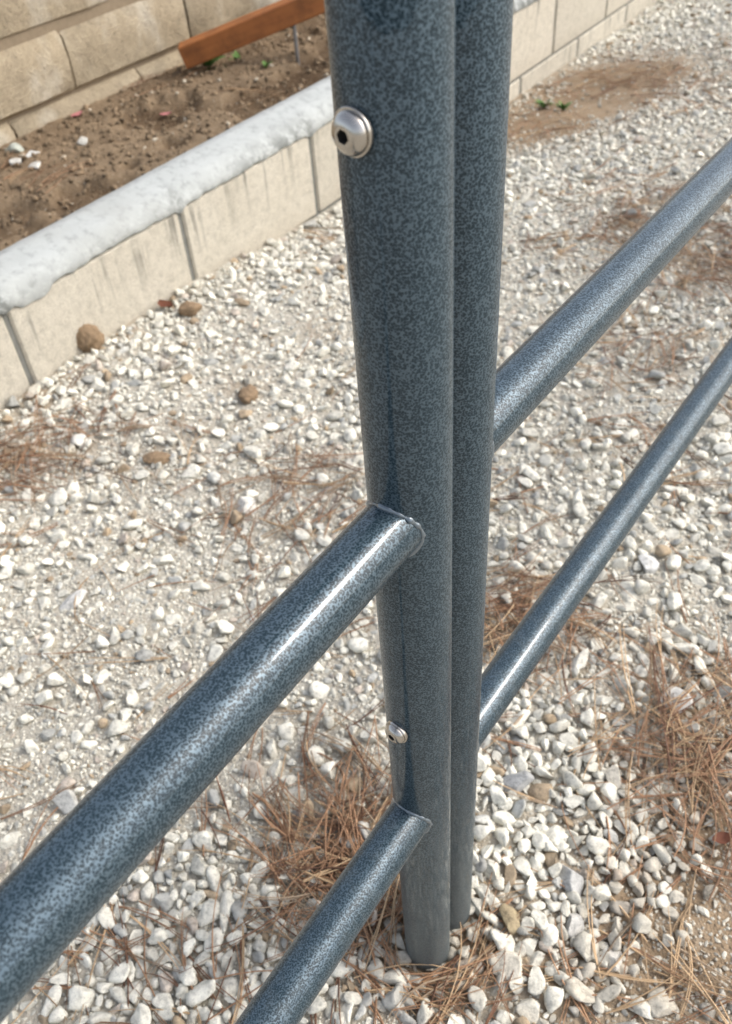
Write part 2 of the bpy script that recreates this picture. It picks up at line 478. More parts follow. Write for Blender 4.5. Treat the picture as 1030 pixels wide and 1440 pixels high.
# cap: profile swept along the wall, ragged lower edge lapping over the block faces
ss = np.arange(-1.2, 6.65, .008)
prof = [(-.004, 0.0), (-.006, .004), (-.001, .018), (.014, .034), (.034, .051), (.062, .066), (.10, .077), (.14, .073), (.17, .050), (.19, .015), (.20, -.03)]
rag = .012 * (fbm(ss * 5, ss * 0, 51, 4) - .5) + .012 * (fbm(ss * 40, ss * 0, 52, 4) - .5)
jd = np.abs(((ss - .002 + PITCH_S / 2) % PITCH_S) - PITCH_S / 2)
rag -= .012 * np.exp(-(jd / .022) ** 2)
rag -= .016 * sstep(.64, .66, ss) * (1 - sstep(.74, .77, ss))          # the drip beside the left joint
top = .004 * (fbm(ss * 3, ss * 0 + 4, 53, 3) - .5)
VV = []; SM = []
for i, s in enumerate(ss):
    for j, (n, z) in enumerate(prof):
        zz = .238 + z + (rag[i] if j < 2 else rag[i] * (.3 if j == 2 else 0)) - .012 * (j > 4) + top[i] * (1 if j > 3 else .4)
        b = .0016 * (vnoise(s * 30, n * 60 + j, 57) - .5)
        VV.append(wp(s, WOFF + n + b * (j > 0), zz + b))
        SM.append((1.0, 1.0, .85, .5, .22, .08, .03, .1, .3, .5, .5)[j] * (.35 + 1.0 * sstep(.4, .65, vnoise(s * 4, 0, 58))) + .45 * math.exp(-(jd[i] / .02) ** 2) * (j < 5))
npf = len(prof); FF = []
for i in range(len(ss) - 1):
    for j in range(npf - 1):
        a = i * npf + j; FF.append((a, a + npf, a + npf + 1, a + 1))
me = fast_mesh('cap', np.array(VV), np.array(FF), True, {'smear': np.clip(np.array(SM), 0, 1)}, org_of(rw), 4)
link('mortar_cap', me, M['cap'], rw, org_of(rw))

# ------------------------------------------------------------------ tan block wall behind the planter
bw = empty('block_wall', wp(2.0, 2.5, 0), 'taller weathered tan block wall behind the planter soil', 'wall')
def slump_block(seed):
    L, D, H = PITCH_S - .010, .28, .208
    xs = [-L / 2, -L / 2 + .006, -L / 4, 0, L / 4, L / 2 - .006, L / 2]
    # profile of the face: bottom back, bottom lip, face, chamfered top, top back
    pr = [(.0, -H / 2), (-.0, -H / 2), (-D / 2 + .012, -H / 2), (-D / 2, -H / 2 + .012), (-D / 2 - .002, 0.), (-D / 2 + .004, H / 2 - .034), (-D / 2 + .032, H / 2 - .004), (D / 2, H / 2), (D / 2, -H / 2)]
    pr = pr[1:]
    r = np.random.default_rng(seed); V = []; F = []
    for i, x in enumerate(xs):
        e = .003 if i in (0, len(xs) - 1) else 0
        for j, (y, z) in enumerate(pr):
            V.append((x, y + (e if 1 <= j <= 5 else 0) + (r.normal(0, .0025) if 2 <= j <= 5 else 0), z + (r.normal(0, .003) if 4 <= j <= 5 else 0)))
    m_ = len(pr)
    for i in range(len(xs) - 1):
        for j in range(m_):
            a, b = i * m_ + j, i * m_ + (j + 1) % m_
            F.append((a, b, b + m_, a + m_))
    F.append(tuple(range(m_ - 1, -1, -1))); F.append(tuple((len(xs) - 1) * m_ + k for k in range(m_)))
    me = mesh('slump_block', np.array(V), F, True); autosmooth(me, 40); return me
sb = [slump_block(i) for i in range(3)]
zc = .048; row = 0
while row < 4:
    k = 0; s = 1.742 + (.305 if row % 2 == 0 else 0) - PITCH_S * 5
    while s < 6.2:
        o = link('block', sb[(k * 7 + row * 3) % 3], M['slump'], bw, wp(s + PITCH_S / 2, 2.5 + .14 + .012 * row + rng.normal(0, .002), zc + .108)); orient(o)
        s += PITCH_S; k += 1
    zc += .2175; row += 1
V, F = wall_box(-1.3, 6.5, 2.53, 2.80, -.2, .90)
link('mortar', mesh('mortar', V, F, False, org_of(bw)), M['tanmortar'], bw, org_of(bw))

# ------------------------------------------------------------------ planter soil
def soil_h(s, n):
    h = .205 + .02 * (fbm(s * 2.2, n * 2.2, 71, 3) - .5)
    crust = fbm(s * 3.4 + 1, n * 4.2, 73, 4)
    h = h + .030 * sstep(.48, .53, crust) * sstep(1.62, 1.8, n) * (1 - sstep(2.25, 2.45, n))
    h = h + .022 * (fbm(s * 11, n * 11, 75, 4) - .5) + .014 * (fbm(s * 34, n * 34, 77, 3) - .5)
    h = h + .05 * sstep(2.6, 3.4, s) * sstep(1.9, 2.5, n)
    return h
ss_ = np.arange(-1.2, 6.4, .016); nn_ = np.arange(WOFF + .16, 2.56, .016)
S, N_ = np.meshgrid(ss_, nn_)
H_ = soil_h(S, N_)
P3 = S.ravel()[:, None] * Tn + N_.ravel()[:, None] * Nn; P3[:, 2] = H_.ravel()
crust = fbm(S * 3.4 + 1, N_ * 4.2, 73, 4)
damp = 1 - sstep(.44, .56, crust) * .8
damp = damp * (1 - .6 * sstep(2.2, 2.4, N_)) - .25 * (1 - sstep(1.9, 2.2, S))
ny, nx = S.shape; idx = np.arange(nx * ny).reshape(ny, nx)
Q = np.stack([idx[:-1, :-1], idx[:-1, 1:], idx[1:, 1:], idx[1:, :-1]], -1).reshape(-1, 4)
me = fast_mesh('planter_soil', P3, Q, True, {'damp': np.clip(damp, 0, 1).ravel()}, nper=4)
tag(link('planter_soil', me, M['soil']), kind='structure')
def soil_at(px, py):
    z = .21
    for _ in range(6):
        P = gp(px, py, z); z = float(soil_h(np.array([P @ Tn]), np.array([P @ Nn]))[0])
    return gp(px, py, z)

# ------------------------------------------------------------------ gate / fence panels
RP, RR = .0302, .02278
PB = np.array([.032812, .053478, 0])
def ring_len(a, b, step): return max(2, int(np.linalg.norm(b - a) / step))

def pipe(name, a, b, r, parent, n=56, capz=None):
    V, F = tube([a, b], r, n, True)
    me = mesh(name, V, F, True, org_of(parent)); autosmooth(me, 40)
    return link(name, me, M['ham'], parent, org_of(parent))

def post(parent, c, top):
    zs = [-.35, top - .012, top - .005, top - .0015, top]
    rs = [RP, RP, RP * .93, RP * .78, RP * .4]
    V, F = tube([c + [0, 0, z] for z in zs], rs, 64, True)
    me = mesh('post', V, F, True, org_of(parent)); autosmooth(me, 50)
    return link('post', me, M['ham'], parent, org_of(parent))

def weld(parent, c, D, z, seed):
    e1 = np.array([-D[1], D[0], 0]); path = []; rad = []
    n = 72
    for k in range(n):
        a = 2 * math.pi * k / n; x = RR * 1.0 * math.cos(a)
        t = math.sqrt(RP ** 2 - x * x)
        path.append(c + e1 * x + np.array([0, 0, z + RR * 1.0 * math.sin(a)]) + D * (t - .0006))
        rad.append(.0021 + .0024 * (vnoise(k * .55, seed * 3.7, 5) - .5))
    P = np.array(path); V = []; F = []; m_ = 10
    cc = P.mean(0)
    for i in range(n):
        t = P[(i + 1) % n] - P[i - 1]; t /= np.linalg.norm(t)
        o = P[i] - cc; o -= t * (o @ t); o /= np.linalg.norm(o); q = np.cross(t, o)
        for k in range(m_):
            an = 2 * math.pi * k / m_; V.append(P[i] + rad[i] * (o * math.cos(an) + q * math.sin(an)))
    for i in range(n):
        for k in range(m_):
            j = (i + 1) % n; F.append((i * m_ + k, i * m_ + (k + 1) % m_, j * m_ + (k + 1) % m_, j * m_ + k))
    me = mesh('weld', np.array(V), F, True, org_of(parent))
    return link('weld', me, M['weld'], parent, org_of(parent))

def lathe_axis(c, D, prof, n=48, hexfrom=None):
    """prof: list of (radius, height along D)"""
    D = D / np.linalg.norm(D); e1 = np.cross(D, [0, 0, 1.]); e1 /= np.linalg.norm(e1); e2 = np.cross(D, e1)
    V = []; F = []
    for i, (r, h) in enumerate(prof):
        for k in range(n):
            a = 2 * math.pi * k / n; rr = r
            if hexfrom is not None and i >= hexfrom:
                m6 = (a + math.radians(12)) % (math.pi / 3) - math.pi / 6; rr = r / math.cos(m6)
            V.append(c + D * h + rr * (math.cos(a) * e1 + math.sin(a) * e2))
    for i in range(len(prof) - 1):
        for k in range(n):
            a, b = i * n + k, i * n + (k + 1) % n; F.append((a, b, b + n, a + n))
    F.append(tuple((len(prof) - 1) * n + k for k in range(n)))
    F.append(tuple(range(n - 1, -1, -1)))
    return np.array(V), F

def bolt(parent, c, D):
    D = D / np.linalg.norm(D); kq = .83
    hd = [(.0128, .0022), (.0128, .0036), (.0124, .0048), (.0114, .0065), (.0098, .0082), (.0080, .0093), (.0062, .0099), (.0056, .0100)]
    # socket: hexagonal hole
    hd += [(.0039, .0097), (.0039, .0015)]
    hd = [(r * kq, h * kq) for r, h in hd]
    V, F = lathe_axis(c, D, hd, 48, 8)
    me = mesh('bolt', V, F, True, c); autosmooth(me, 50)
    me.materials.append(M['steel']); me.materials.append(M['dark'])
    for pl in list(me.polygons)[8 * 48:9 * 48 + 1]: pl.material_index = 1  # hole walls and floor get the painted-in shade
    b = link('bolt', me, M['steel'], parent, c)
    V, F = lathe_axis(c, D, [(.0142 * kq, -.0014), (.0145 * kq, .0002), (.0145 * kq, .0014), (.0141 * kq, .0019), (.006, .0020)], 48)
    me = mesh('washer', V, F, True, c); autosmooth(me, 40)
    link('washer', me, M['steel'], b, c)
    return b

def nut(parent, c, D):
    V, F = lathe_axis(c, D, [(.0095, .002), (.0105, .003), (.0105, .010), (.0095, .011), (.005, .011), (.005, .016)], 48, 0)
    me = mesh('nut', V, F, True, c); autosmooth(me, 30)
    b = link('nut', me, M['steel'], parent, c)
    V, F = lathe_axis(c, D, [(.0145, -.0004), (.0145, .0018), (.006, .002)], 48)
    link('washer', mesh('washer', V, F, True, c), M['steel'], b, c)

TOP = 1.36
def panel(base, ang, zs, L, label, seed):
    D = np.array([math.cos(ang), math.sin(ang), 0])
    e = empty('fence_panel', base, label, 'fence panel')
    post(e, base, TOP)
    far = base + D * L
    post(e, far, TOP)
    for i, z in enumerate(zs):
        pipe('rail', base + [0, 0, z] + D * .012, far + [0, 0, z] - D * .012, RR, e)
        weld(e, base, D, z, seed + i); weld(e, far, -D, z, seed + i + 5)
    return e
AL, AR = 4.114082, .955898
DL = np.array([math.cos(AL), math.sin(AL), 0]); DR = np.array([math.cos(AR), math.sin(AR), 0])
pa = panel(np.zeros(3), AL, (.8309, .4087), 2.6, 'speckled dark blue-grey pipe fence panel with two domed steel bolts in its nearer upright', 1)
pb = panel(PB, AR, (.8324, .4080), 2.6, 'speckled blue-grey pipe fence panel behind, its two rails running back over the gravel', 11)
DB_ = np.array([math.cos(AL - .10), math.sin(AL - .10), 0])
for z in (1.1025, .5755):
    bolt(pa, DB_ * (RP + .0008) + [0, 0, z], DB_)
    nut(pb, PB + DR * (RP + .0008) + [0, 0, z], DR)

# ------------------------------------------------------------------ timber beam on steel stakes
b0 = np.array([-.752, 3.105, .247]); b1 = np.array([-.370, 3.140, .352])
bd = (b1 - b0); bd /= np.linalg.norm(bd)
bside = np.cross([0, 0, 1.], bd); bside /= np.linalg.norm(bside)      # away from the camera
bup = np.cross(bd, bside)
LB, HB, DB = 1.15, .080, .075
V, F = bev_box(LB, DB, HB, .004)
ctr = b0 + bd * (LB / 2 - .045) + bside * DB / 2 + bup * HB / 2
me = mesh('timber_beam', V, F, False); me.materials.append(M['wood']); me.materials.append(M['endgrain'])
for pl in me.polygons:
    if pl.normal.x < -.9 or pl.normal.x > .9: pl.material_index = 1
beam = bpy.data.objects.new('timber_beam', me); COL.objects.link(beam)
beam.matrix_world = Matrix(((bd[0], bside[0], bup[0], ctr[0] * U), (bd[1], bside[1], bup[1], ctr[1] * U), (bd[2], bside[2], bup[2], ctr[2] * U), (0, 0, 0, 1)))
tag(beam, 'orange-brown stained timber beam sloping up above the planter soil', 'timber beam')
def stake(P, ztop, label):
    zb = float(soil_h(np.array([P @ Tn]), np.array([P @ Nn]))[0])
    pts = [np.array([P[0] + .004 * (z - zb), P[1], z]) for z in (zb - .12, zb, ztop - .004, ztop)]
    V, F = tube(pts, [.0075, .0075, .0075, .006], 12)
    o = link('metal_stake', mesh('metal_stake', V, F, True, P), M['stake'], None, P)
    tag(o, label, 'stake')
b_at = lambda t: b0 + bd * t + bside * DB * .3
q = b_at(.395); stake(np.array([q[0], q[1], .2]), q[2] + .001, 'thin grey metal stake standing in the soil under the timber beam')

# ------------------------------------------------------------------ stones
def ico(sub):
    import bmesh
    bm = bmesh.new(); bmesh.ops.create_icosphere(bm, subdivisions=sub, radius=1)
    V = np.array([v.co[:] for v in bm.verts]); F = np.array([[v.index for v in f.verts] for f in bm.faces]); bm.free()
    return V, F
def stone_variants(sub, n, seed):
    V0, F0 = ico(sub); r = np.random.default_rng(seed); out = []
    for _ in range(n):
        V = V0.copy()
        for k in range(r.integers(8, 14)):
            d = r.normal(size=3); d /= np.linalg.norm(d); cut = r.uniform(.40, .76)
            t = V @ d; over = np.clip(t - cut, 0, None); V = V - (over * .97)[:, None] * d
        lump = sum(r.normal(0, .02) * np.sin(V @ r.normal(0, 2.6, 3) + r.uniform(0, 6)) for _ in range(6))
        V = V * (1 + lump)[:, None]
        if sub >= 2: V = V * (1 + r.normal(0, .008, len(V)))[:, None]
        V /= np.abs(V).max()
        out.append(V)
    return np.array(out), F0
LOD = {3: stone_variants(4, 24, 101), 2: stone_variants(3, 30, 102), 1: stone_variants(2, 24, 103), 0: stone_variants(1, 1, 104)}
v0, f0 = ico(1)
V0 = np.array([[1, 0, -.3], [-.3, .95, -.2], [-.7, -.8, -.25], [.1, .1, .75], [.55, .7, .35], [-.75, .05, .4], [.35, -.75, .3]])
def low_variants(n):
    r = np.random.default_rng(105); V, F = ico(1); base = []
    import bmesh
    bm = bmesh.new(); bmesh.ops.create_icosphere(bm, subdivisions=1, radius=1)
    bm.free()
    # icosahedron: 12 verts, 20 faces
    ph = (1 + 5 ** .5) / 2
    P = np.array([(-1, ph, 0), (1, ph, 0), (-1, -ph, 0), (1, -ph, 0), (0, -1, ph), (0, 1, ph), (0, -1, -ph), (0, 1, -ph), (ph, 0, -1), (ph, 0, 1), (-ph, 0, -1), (-ph, 0, 1)]) / ph
    Fq = np.array([(0, 11, 5), (0, 5, 1), (0, 1, 7), (0, 7, 10), (0, 10, 11), (1, 5, 9), (5, 11, 4), (11, 10, 2), (10, 7, 6), (7, 1, 8), (3, 9, 4), (3, 4, 2), (3, 2, 6), (3, 6, 8), (3, 8, 9), (4, 9, 5), (2, 4, 11), (6, 2, 10), (8, 6, 7), (9, 8, 1)])
    return np.array([P * r.uniform(.65, 1.1, (12, 1)) for _ in range(n)]), Fq
LOD[0] = low_variants(16)

def rots(n, tilt):
    a = rng.uniform(0, 2 * math.pi, n); b = rng.normal(0, tilt, n); c = rng.normal(0, tilt, n)
    ca, sa, cb, sb_, cc, sc = np.cos(a), np.sin(a), np.cos(b), np.sin(b), np.cos(c), np.sin(c)
    Rz = np.zeros((n, 3, 3)); Rz[:, 0, 0] = ca; Rz[:, 0, 1] = -sa; Rz[:, 1, 0] = sa; Rz[:, 1, 1] = ca; Rz[:, 2, 2] = 1
    Rx = np.zeros((n, 3, 3)); Rx[:, 0, 0] = 1; Rx[:, 1, 1] = cb; Rx[:, 1, 2] = -sb_; Rx[:, 2, 1] = sb_; Rx[:, 2, 2] = cb
    Ry = np.zeros((n, 3, 3)); Ry[:, 1, 1] = 1; Ry[:, 0, 0] = cc; Ry[:, 0, 2] = sc; Ry[:, 2, 0] = -sc; Ry[:, 2, 2] = cc
    return Rz @ Rx @ Ry

def tints(n, soilv):
    base = np.array([.75, .72, .615]) * rng.uniform(.76, 1.12, (n, 1))
    k = rng.random(n)
    grey = np.array([.50, .495, .45]) * rng.uniform(.7, 1.15, (n, 1))
    tan = np.array([.43, .335, .225]) * rng.uniform(.7, 1.1, (n, 1))
    pink = np.array([.54, .47, .39]) * rng.uniform(.8, 1.1, (n, 1))
    c = np.where((k < .10)[:, None], grey, np.where((k < .14)[:, None], tan, np.where((k < .17)[:, None], pink, base)))
    s = np.clip(soilv, 0, 1)[:, None] * rng.uniform(.1, .55, (n, 1))
    return c * (1 - s) + np.array([.33, .25, .165]) * s

GV = {k: [] for k in ('V', 'T', 'C', 'S')}; _off = [0]; _tri = [0]
def emit(P, rad, lod, flat=(.45, .8), tilt=.35):
    n = len(P)
    if n == 0: return
    Vs, F = LOD[lod]
    v = Vs[rng.integers(0, len(Vs), n)]
    sc = np.c_[rad * rng.uniform(.95, 1.2, n), rad * rng.uniform(.66, .98, n), rad * rng.uniform(*flat, n)]
    R = rots(n, tilt)
    W = np.einsum('nij,nvj->nvi', R, v * sc[:, None, :]) + P[:, None, :]
    sl = np.clip(blobs(P[:, 0], P[:, 1], SOIL_B), 0, 1)
    C = np.repeat(tints(n, sl), v.shape[1], 0)
    T = (F[None] + (np.arange(n) * v.shape[1])[:, None, None] + _off[0]).reshape(-1, 3)
    GV['V'].append(W.reshape(-1, 3)); GV['T'].append(T); GV['C'].append(C); GV['S'].append(np.full(len(T), lod >= 2)); _off[0] += n * v.shape[1]; _tri[0] += len(T)

class Hash:
    def __init__(s, cell): s.c = cell; s.d = {}
    def ok(s, x, y, r, k):
        ix, iy = int(x // s.c), int(y // s.c)
        for i in (ix - 1, ix, ix + 1):
            for j in (iy - 1, iy, iy + 1):
                for (a, b, q) in s.d.get((i, j), ()):
                    if (a - x) ** 2 + (b - y) ** 2 < (k * (q + r)) ** 2: return False
        return True
    def add(s, x, y, r): s.d.setdefault((int(x // s.c), int(y // s.c)), []).append((x, y, r))

def in_view(x, y, mx=260, my=230):
    P = np.c_[x, y, np.zeros(len(x))] - CAM
    z = P @ Fv; px = IW / 2 + FPX * (P @ R2) / z; py = IH / 2 - FPX * (P @ U2) / z
    d = WOFF - (x * Nn[0] + y * Nn[1])
    return (z > .1) & (px > -mx) & (px < IW + mx) & (py > -my) & (py < IH + my) & (d > .012), z

def candidates(n, xr, yr):
    x = rng.uniform(*xr, n); y = rng.uniform(*yr, n)
    ok, z = in_view(x, y); return x[ok], y[ok], z[ok]

hsh = Hash(.08)
# posts keep stones out
for c in (np.zeros(3), PB): hsh.add(c[0], c[1], RP + .009)
SPECIAL = []
def special(name, px, py, size, label, cat, tint, lod=3, mat=None, shape=(1.1, .85, .65), z_at=None, lift=.35, seed=0, rot=0.0):
    """a stone or clod one can single out, lying on the ground where it was sighted"""
    if z_at is None:
        P = gp(px, py); P[2] = float(gheight(np.array([P[0]]), np.array([P[1]]))[0])
    else: P = z_at.copy()
    P = P + np.array([0, 0, size * shape[2] * lift])
    r = np.random.default_rng(900 + seed)
    Vs, F = LOD[lod]; v = Vs[(seed * 3) % len(Vs)] * (np.array(shape) * size)
    if name == 'dirt_clod':
        v, F = ico(4)
        bump_ = sum(a * np.sin(v @ r.normal(0, f, 3) + r.uniform(0, 6)) for a, f in ((.07, 2), (.06, 3), (.05, 4.5), (.04, 7), (.035, 10), (.025, 15), (.02, 20)))
        v = v * (.9 + bump_ + r.normal(0, .008, len(v)))[:, None] * (np.array(shape) * size)
    ca, sa = math.cos(rot), math.sin(rot)
    v = v @ np.array([[ca, sa, 0], [-sa, ca, 0], [0, 0, 1.]])
    at = {'tint': np.tile(np.array(tint), (len(v), 1))}
    me = fast_mesh(name, v + P, F, True, at, P)
    o = link(name, me, mat or M['stone'], None, P); tag(o, label, cat)
    if z_at is None: hsh.add(P[0], P[1], size * .9)
CRM = (.64, .59, .49); GRY = (.46, .455, .43)
special('stone', 720, 1293, .021, 'ochre-brown rounded stone beside the foot of the rear post', 'stone', (.36, .29, .18), seed=1, shape=(.85, 1.1, .9), rot=.2)
special('stone', 715, 1360, .024, 'large flat whitish stone at right of the front post foot', 'stone', CRM, seed=2, shape=(1.15, .85, .6))
special('stone', 902, 1416, .024, 'pale elongated wedge of stone on the brown dirt near the bottom edge', 'stone', (.68, .64, .54), seed=3, shape=(1.25, .55, .45), rot=-.5)
special('stone', 865, 1345, .018, 'white angular stone lying alone on brown dirt above the pale wedge', 'stone', (.68, .65, .58), seed=4, shape=(1.05, .85, .6), rot=.6)
special('stone', 862, 1097, .024, 'upright oval cream stone at the edge of the needle mat', 'stone', CRM, seed=5, shape=(.75, 1.15, .7), rot=-.35)
special('stone', 723, 1105, .028, 'big mottled grey stone in the densest gravel heap right of the posts', 'stone', (.40, .40, .385), seed=6, shape=(1.15, .85, .7))
special('stone', 803, 1240, .026, 'tall grey speckled stone in the middle of the gravel heap', 'stone', GRY, seed=7, shape=(.75, 1.2, .7), rot=.15)
special('stone', 808, 1300, .020, 'rounded pale grey stone at the lower tip of the gravel heap', 'stone', (.58, .56, .51), seed=0, shape=(.95, .95, .7))
special('stone', 950, 990, .028, 'large lumpy white stone poking out above the brown needle mat', 'stone', (.60, .58, .53), seed=2, shape=(1.1, .95, .7), rot=1.0)
special('stone', 914, 797, .026, 'large pale stone just right of the farther lower rail', 'stone', (.62, .61, .57), seed=1, shape=(1, 1, .75))
special('stone', 106, 850, .028, 'white angular pebble standing out on the sandy patch left of the nearer upper rail', 'stone', (.68, .66, .61), seed=6, shape=(1.1, .8, .65), rot=.5)
special('stone', 350, 715, .026, 'bright white rounded pebble left of the weld of the nearer upper rail', 'stone', (.70, .67, .60), seed=4, shape=(1, .9, .7), rot=.3)
special('stone', 112, 628, .030, 'bright white pebble beside the needle tuft at the left edge', 'stone', (.68, .65, .58), seed=3, shape=(1.1, .8, .65), rot=-.6)
special('stone', 97, 1298 - 164, .026, 'grey rounded stone beside the upper edge of the nearer upper rail', 'stone', (.50, .49, .45), seed=5, shape=(1., .9, .7))
special('dirt_clod', 128, 498, .046, 'big brown dirt clod against the foot of the low block wall', 'dirt clod', (.3, .2, .1), mat=M['clod'], seed=7, shape=(1., .9, .95), lift=.6)
special('dirt_clod', 270, 446, .034, 'brown dirt clod on white gravel farther along the low wall', 'dirt clod', (.3, .2, .1), mat=M['clod'], seed=2, shape=(1.1, .9, .75), lift=.6)
special('dirt_clod', 350, 560, .030, 'dark brown dirt crumb in the middle of the open gravel', 'dirt clod', (.3, .2, .1), mat=M['clod'], seed=3, shape=(.9, 1.3, .5), lift=.5)
special('dirt_clod', 222, 648, .026, 'flat brown dirt crumb on gravel near the needle tuft at left', 'dirt clod', (.3, .2, .1), mat=M['clod'], seed=4, shape=(1.3, .8, .4), lift=.5)
special('dirt_clod', 38, 548, .022, 'small tan dirt clod below the dark mortar joint at left', 'dirt clod', (.3, .2, .1), mat=M['clod'], seed=5, shape=(1.2, .8, .6), lift=.4)

def cover(x, y):
    return np.clip(.62 + .8 * (fbm(x * 3.3, y * 3.3, 81, 3) - .5) + blobs(x, y, DENSE_B) - .8 * blobs(x, y, BARE_B), 0, 1)

def layer(ncand, rlo, rhi, dens, k, lods, sink=(.0, .5), xr=(-1.7, 2.6), yr=(-.5, 5.6), power=1.8, zmax=99, lift=0.0):
    x, y, z = candidates(ncand, xr, yr)
    keep = z < zmax; x, y, z = x[keep], y[keep], z[keep]
    cv = dens(x, y); keep = rng.random(len(x)) < cv; x, y, z = x[keep], y[keep], z[keep]
    r = rlo + (rhi - rlo) * rng.random(len(x)) ** power
    o = np.argsort(-r); x, y, z, r = x[o], y[o], z[o], r[o]
    sel = []
    for i in range(len(x)):
        if hsh.ok(x[i], y[i], r[i], k): hsh.add(x[i], y[i], r[i]); sel.append(i)
    sel = np.array(sel, int); x, y, z, r = x[sel], y[sel], z[sel], r[sel]
    P = np.c_[x, y, gheight(x, y) + r * rng.uniform(*sink, len(x)) + lift]
    px = r * 2 * FPX / z
    if lods == 'auto':
        a = px > 60; b = (px > 23) & ~a; c = ~a & ~b
        emit(P[a], r[a], 3); emit(P[b], r[b], 2); emit(P[c & (px > 6.5)], r[c & (px > 6.5)], 1); emit(P[px <= 6.5], r[px <= 6.5], 0)
    else: emit(P, r, lods)
    return len(x)
big = lambda x, y: np.clip(cover(x, y) * 1.5 - .35, 0, 1)
n0 = layer(12000, .015, .0245, lambda x, y: np.clip(blobs(x, y, DENSE_B[:6]) * 1.5 - .22, 0, 1), .60, 'auto', (.15, .6), power=1.2)
dns = lambda x, y: np.clip(blobs(x, y, DENSE_B[:6]) * 1.5 - .22, 0, 1)
n1 = layer(60000, .0115, .0225, big, .60, 'auto', (-.05, .6), power=2.6)
mid = lambda x, y: np.clip(cover(x, y) * 1.25 - .05, .06, 1)
n5 = layer(40000, .0075, .0145, dns, .5, 'auto', (.1, .8), xr=(-.8, .9), yr=(-.4, .9))
n2 = layer(180000, .0058, .0115, mid, .62, 'auto', (-.3, .5))
fine = lambda x, y: np.clip(.35 + .6 * cover(x, y), .1, 1) * (1 - .5 * np.clip(blobs(x, y, SOIL_B[:4]), 0, 1))
n3 = layer(220000, .0034, .0065, fine, .62, 'auto', (-.1, .7), zmax=3.4)
n4 = layer(100000, .0018, .0034, lambda x, y: x * 0 + .85, .55, 0, (-.1, .6), xr=(-1.0, 1.0), yr=(-.4, 1.5), zmax=2.0)
me = fast_mesh('gravel', np.concatenate(GV['V']), np.concatenate(GV['T']), np.concatenate(GV['S']), {'tint': np.concatenate(GV['C'])})
tag(link('gravel', me, M['stone']), 'loose whitish limestone gravel spread over the ground around the posts', 'gravel', kind='stuff')
print('stones', n1, n2, n3, n4, 'tris', _tri[0])

# small stones in the planter: singled out ones
for i, (px, py, sz, c, lb) in enumerate([(48, 222, .030, (.66, .65, .60), 'uppermost white pebble of the small heap on the planter soil'),
                                        (28, 232, .034, (.58, .56, .50), 'largest white pebble of the heap at the left end of the planter soil'),
                                        (50, 236, .024, (.62, .60, .54), 'rounded white pebble at the right of the heap on the planter soil'),
                                        (20, 214, .036, (.42, .44, .38), 'greenish grey stone beside the tan wall foot in the planter'),
                                        (118, 200, .022, (.55, .53, .47), 'lone pale pebble on the planter soil right of the heap')]):
    special('pebble', px, py, sz, lb, 'pebble', c, z_at=soil_at(px, py), seed=i)
# grit and small clods in the planter soil
GV = {k: [] for k in ('V', 'T', 'C')}; _off[0] = 0
n = 7000
s = rng.uniform(.4, 4.2, n); nn = rng.uniform(WOFF + .25, 2.49, n)
P = s[:, None] * Tn + nn[:, None] * Nn; P[:, 2] = soil_h(s, nn) + .002
r = .0025 + .013 * rng.random(n) ** 4
Vs, F = LOD[1]; v = Vs[rng.integers(0, len(Vs), n)]; R = rots(n, .6)
W = np.einsum('nij,nvj->nvi', R, v * np.c_[r * 1.1, r * .9, r * .7][:, None, :]) + P[:, None, :]
k = rng.random((n, 1))
C = np.where(k < .96, np.array([.235, .17, .105]) * rng.uniform(.6, 1.3, (n, 1)), np.array([.50, .44, .34]) * rng.uniform(.7, 1.2, (n, 1)))
T = (F[None] + (np.arange(n) * v.shape[1])[:, None, None]).reshape(-1, 3)
me = fast_mesh('soil_crumbs', W.reshape(-1, 3), T, True, {'tint': np.repeat(C, v.shape[1], 0)})
tag(link('soil_crumbs', me, M['stone']), 'brown crumbs and grit scattered over the planter soil', 'soil crumbs', kind='stuff')

# ------------------------------------------------------------------ pine needles
NV, NT_, NC = [], [], []; noff = 0
def needle(base, ang, L, bend, z0, z1, r, col):
    global noff
    m_ = 6; pts = []
    a = ang; x, y = base
    for i in range(m_):
        t = i / (m_ - 1)
        pts.append((x, y, z0 + (z1 - z0) * t + .25 * abs(bend) * L * t * (1 - t)))
        x += math.cos(a) * L / (m_ - 1); y += math.sin(a) * L / (m_ - 1); a += bend / (m_ - 1)
    P = np.array(pts)
    for i in range(m_):
        t = P[min(i + 1, m_ - 1)] - P[max(i - 1, 0)]; t /= np.linalg.norm(t)
        sx = np.array([-t[1], t[0], 0]); sx /= np.linalg.norm(sx); up = np.cross(t, sx)
        rr = r * .9 * (1 - .55 * (i / (m_ - 1)) ** 2)
        for k in range(3):
            an = 2 * math.pi * k / 3 + .5; NV.append(P[i] + rr * (math.cos(an) * sx + math.sin(an) * up))
            NC.append(col)
    for i in range(m_ - 1):
        for k in range(3):
            a_, b_ = noff + i * 3 + k, noff + i * 3 + (k + 1) % 3
            NT_.append((a_, b_, b_ + 3)); NT_.append((a_, b_ + 3, a_ + 3))
    noff += m_ * 3
def ncol():
    k = rng.random()
    c = np.array([.335, .19, .105]) if k < .55 else np.array([.48, .33, .19]) if k < .80 else np.array([.34, .25, .165]) if k < .87 else np.array([.16, .08, .045])
    return c * rng.uniform(.6, 1.2)
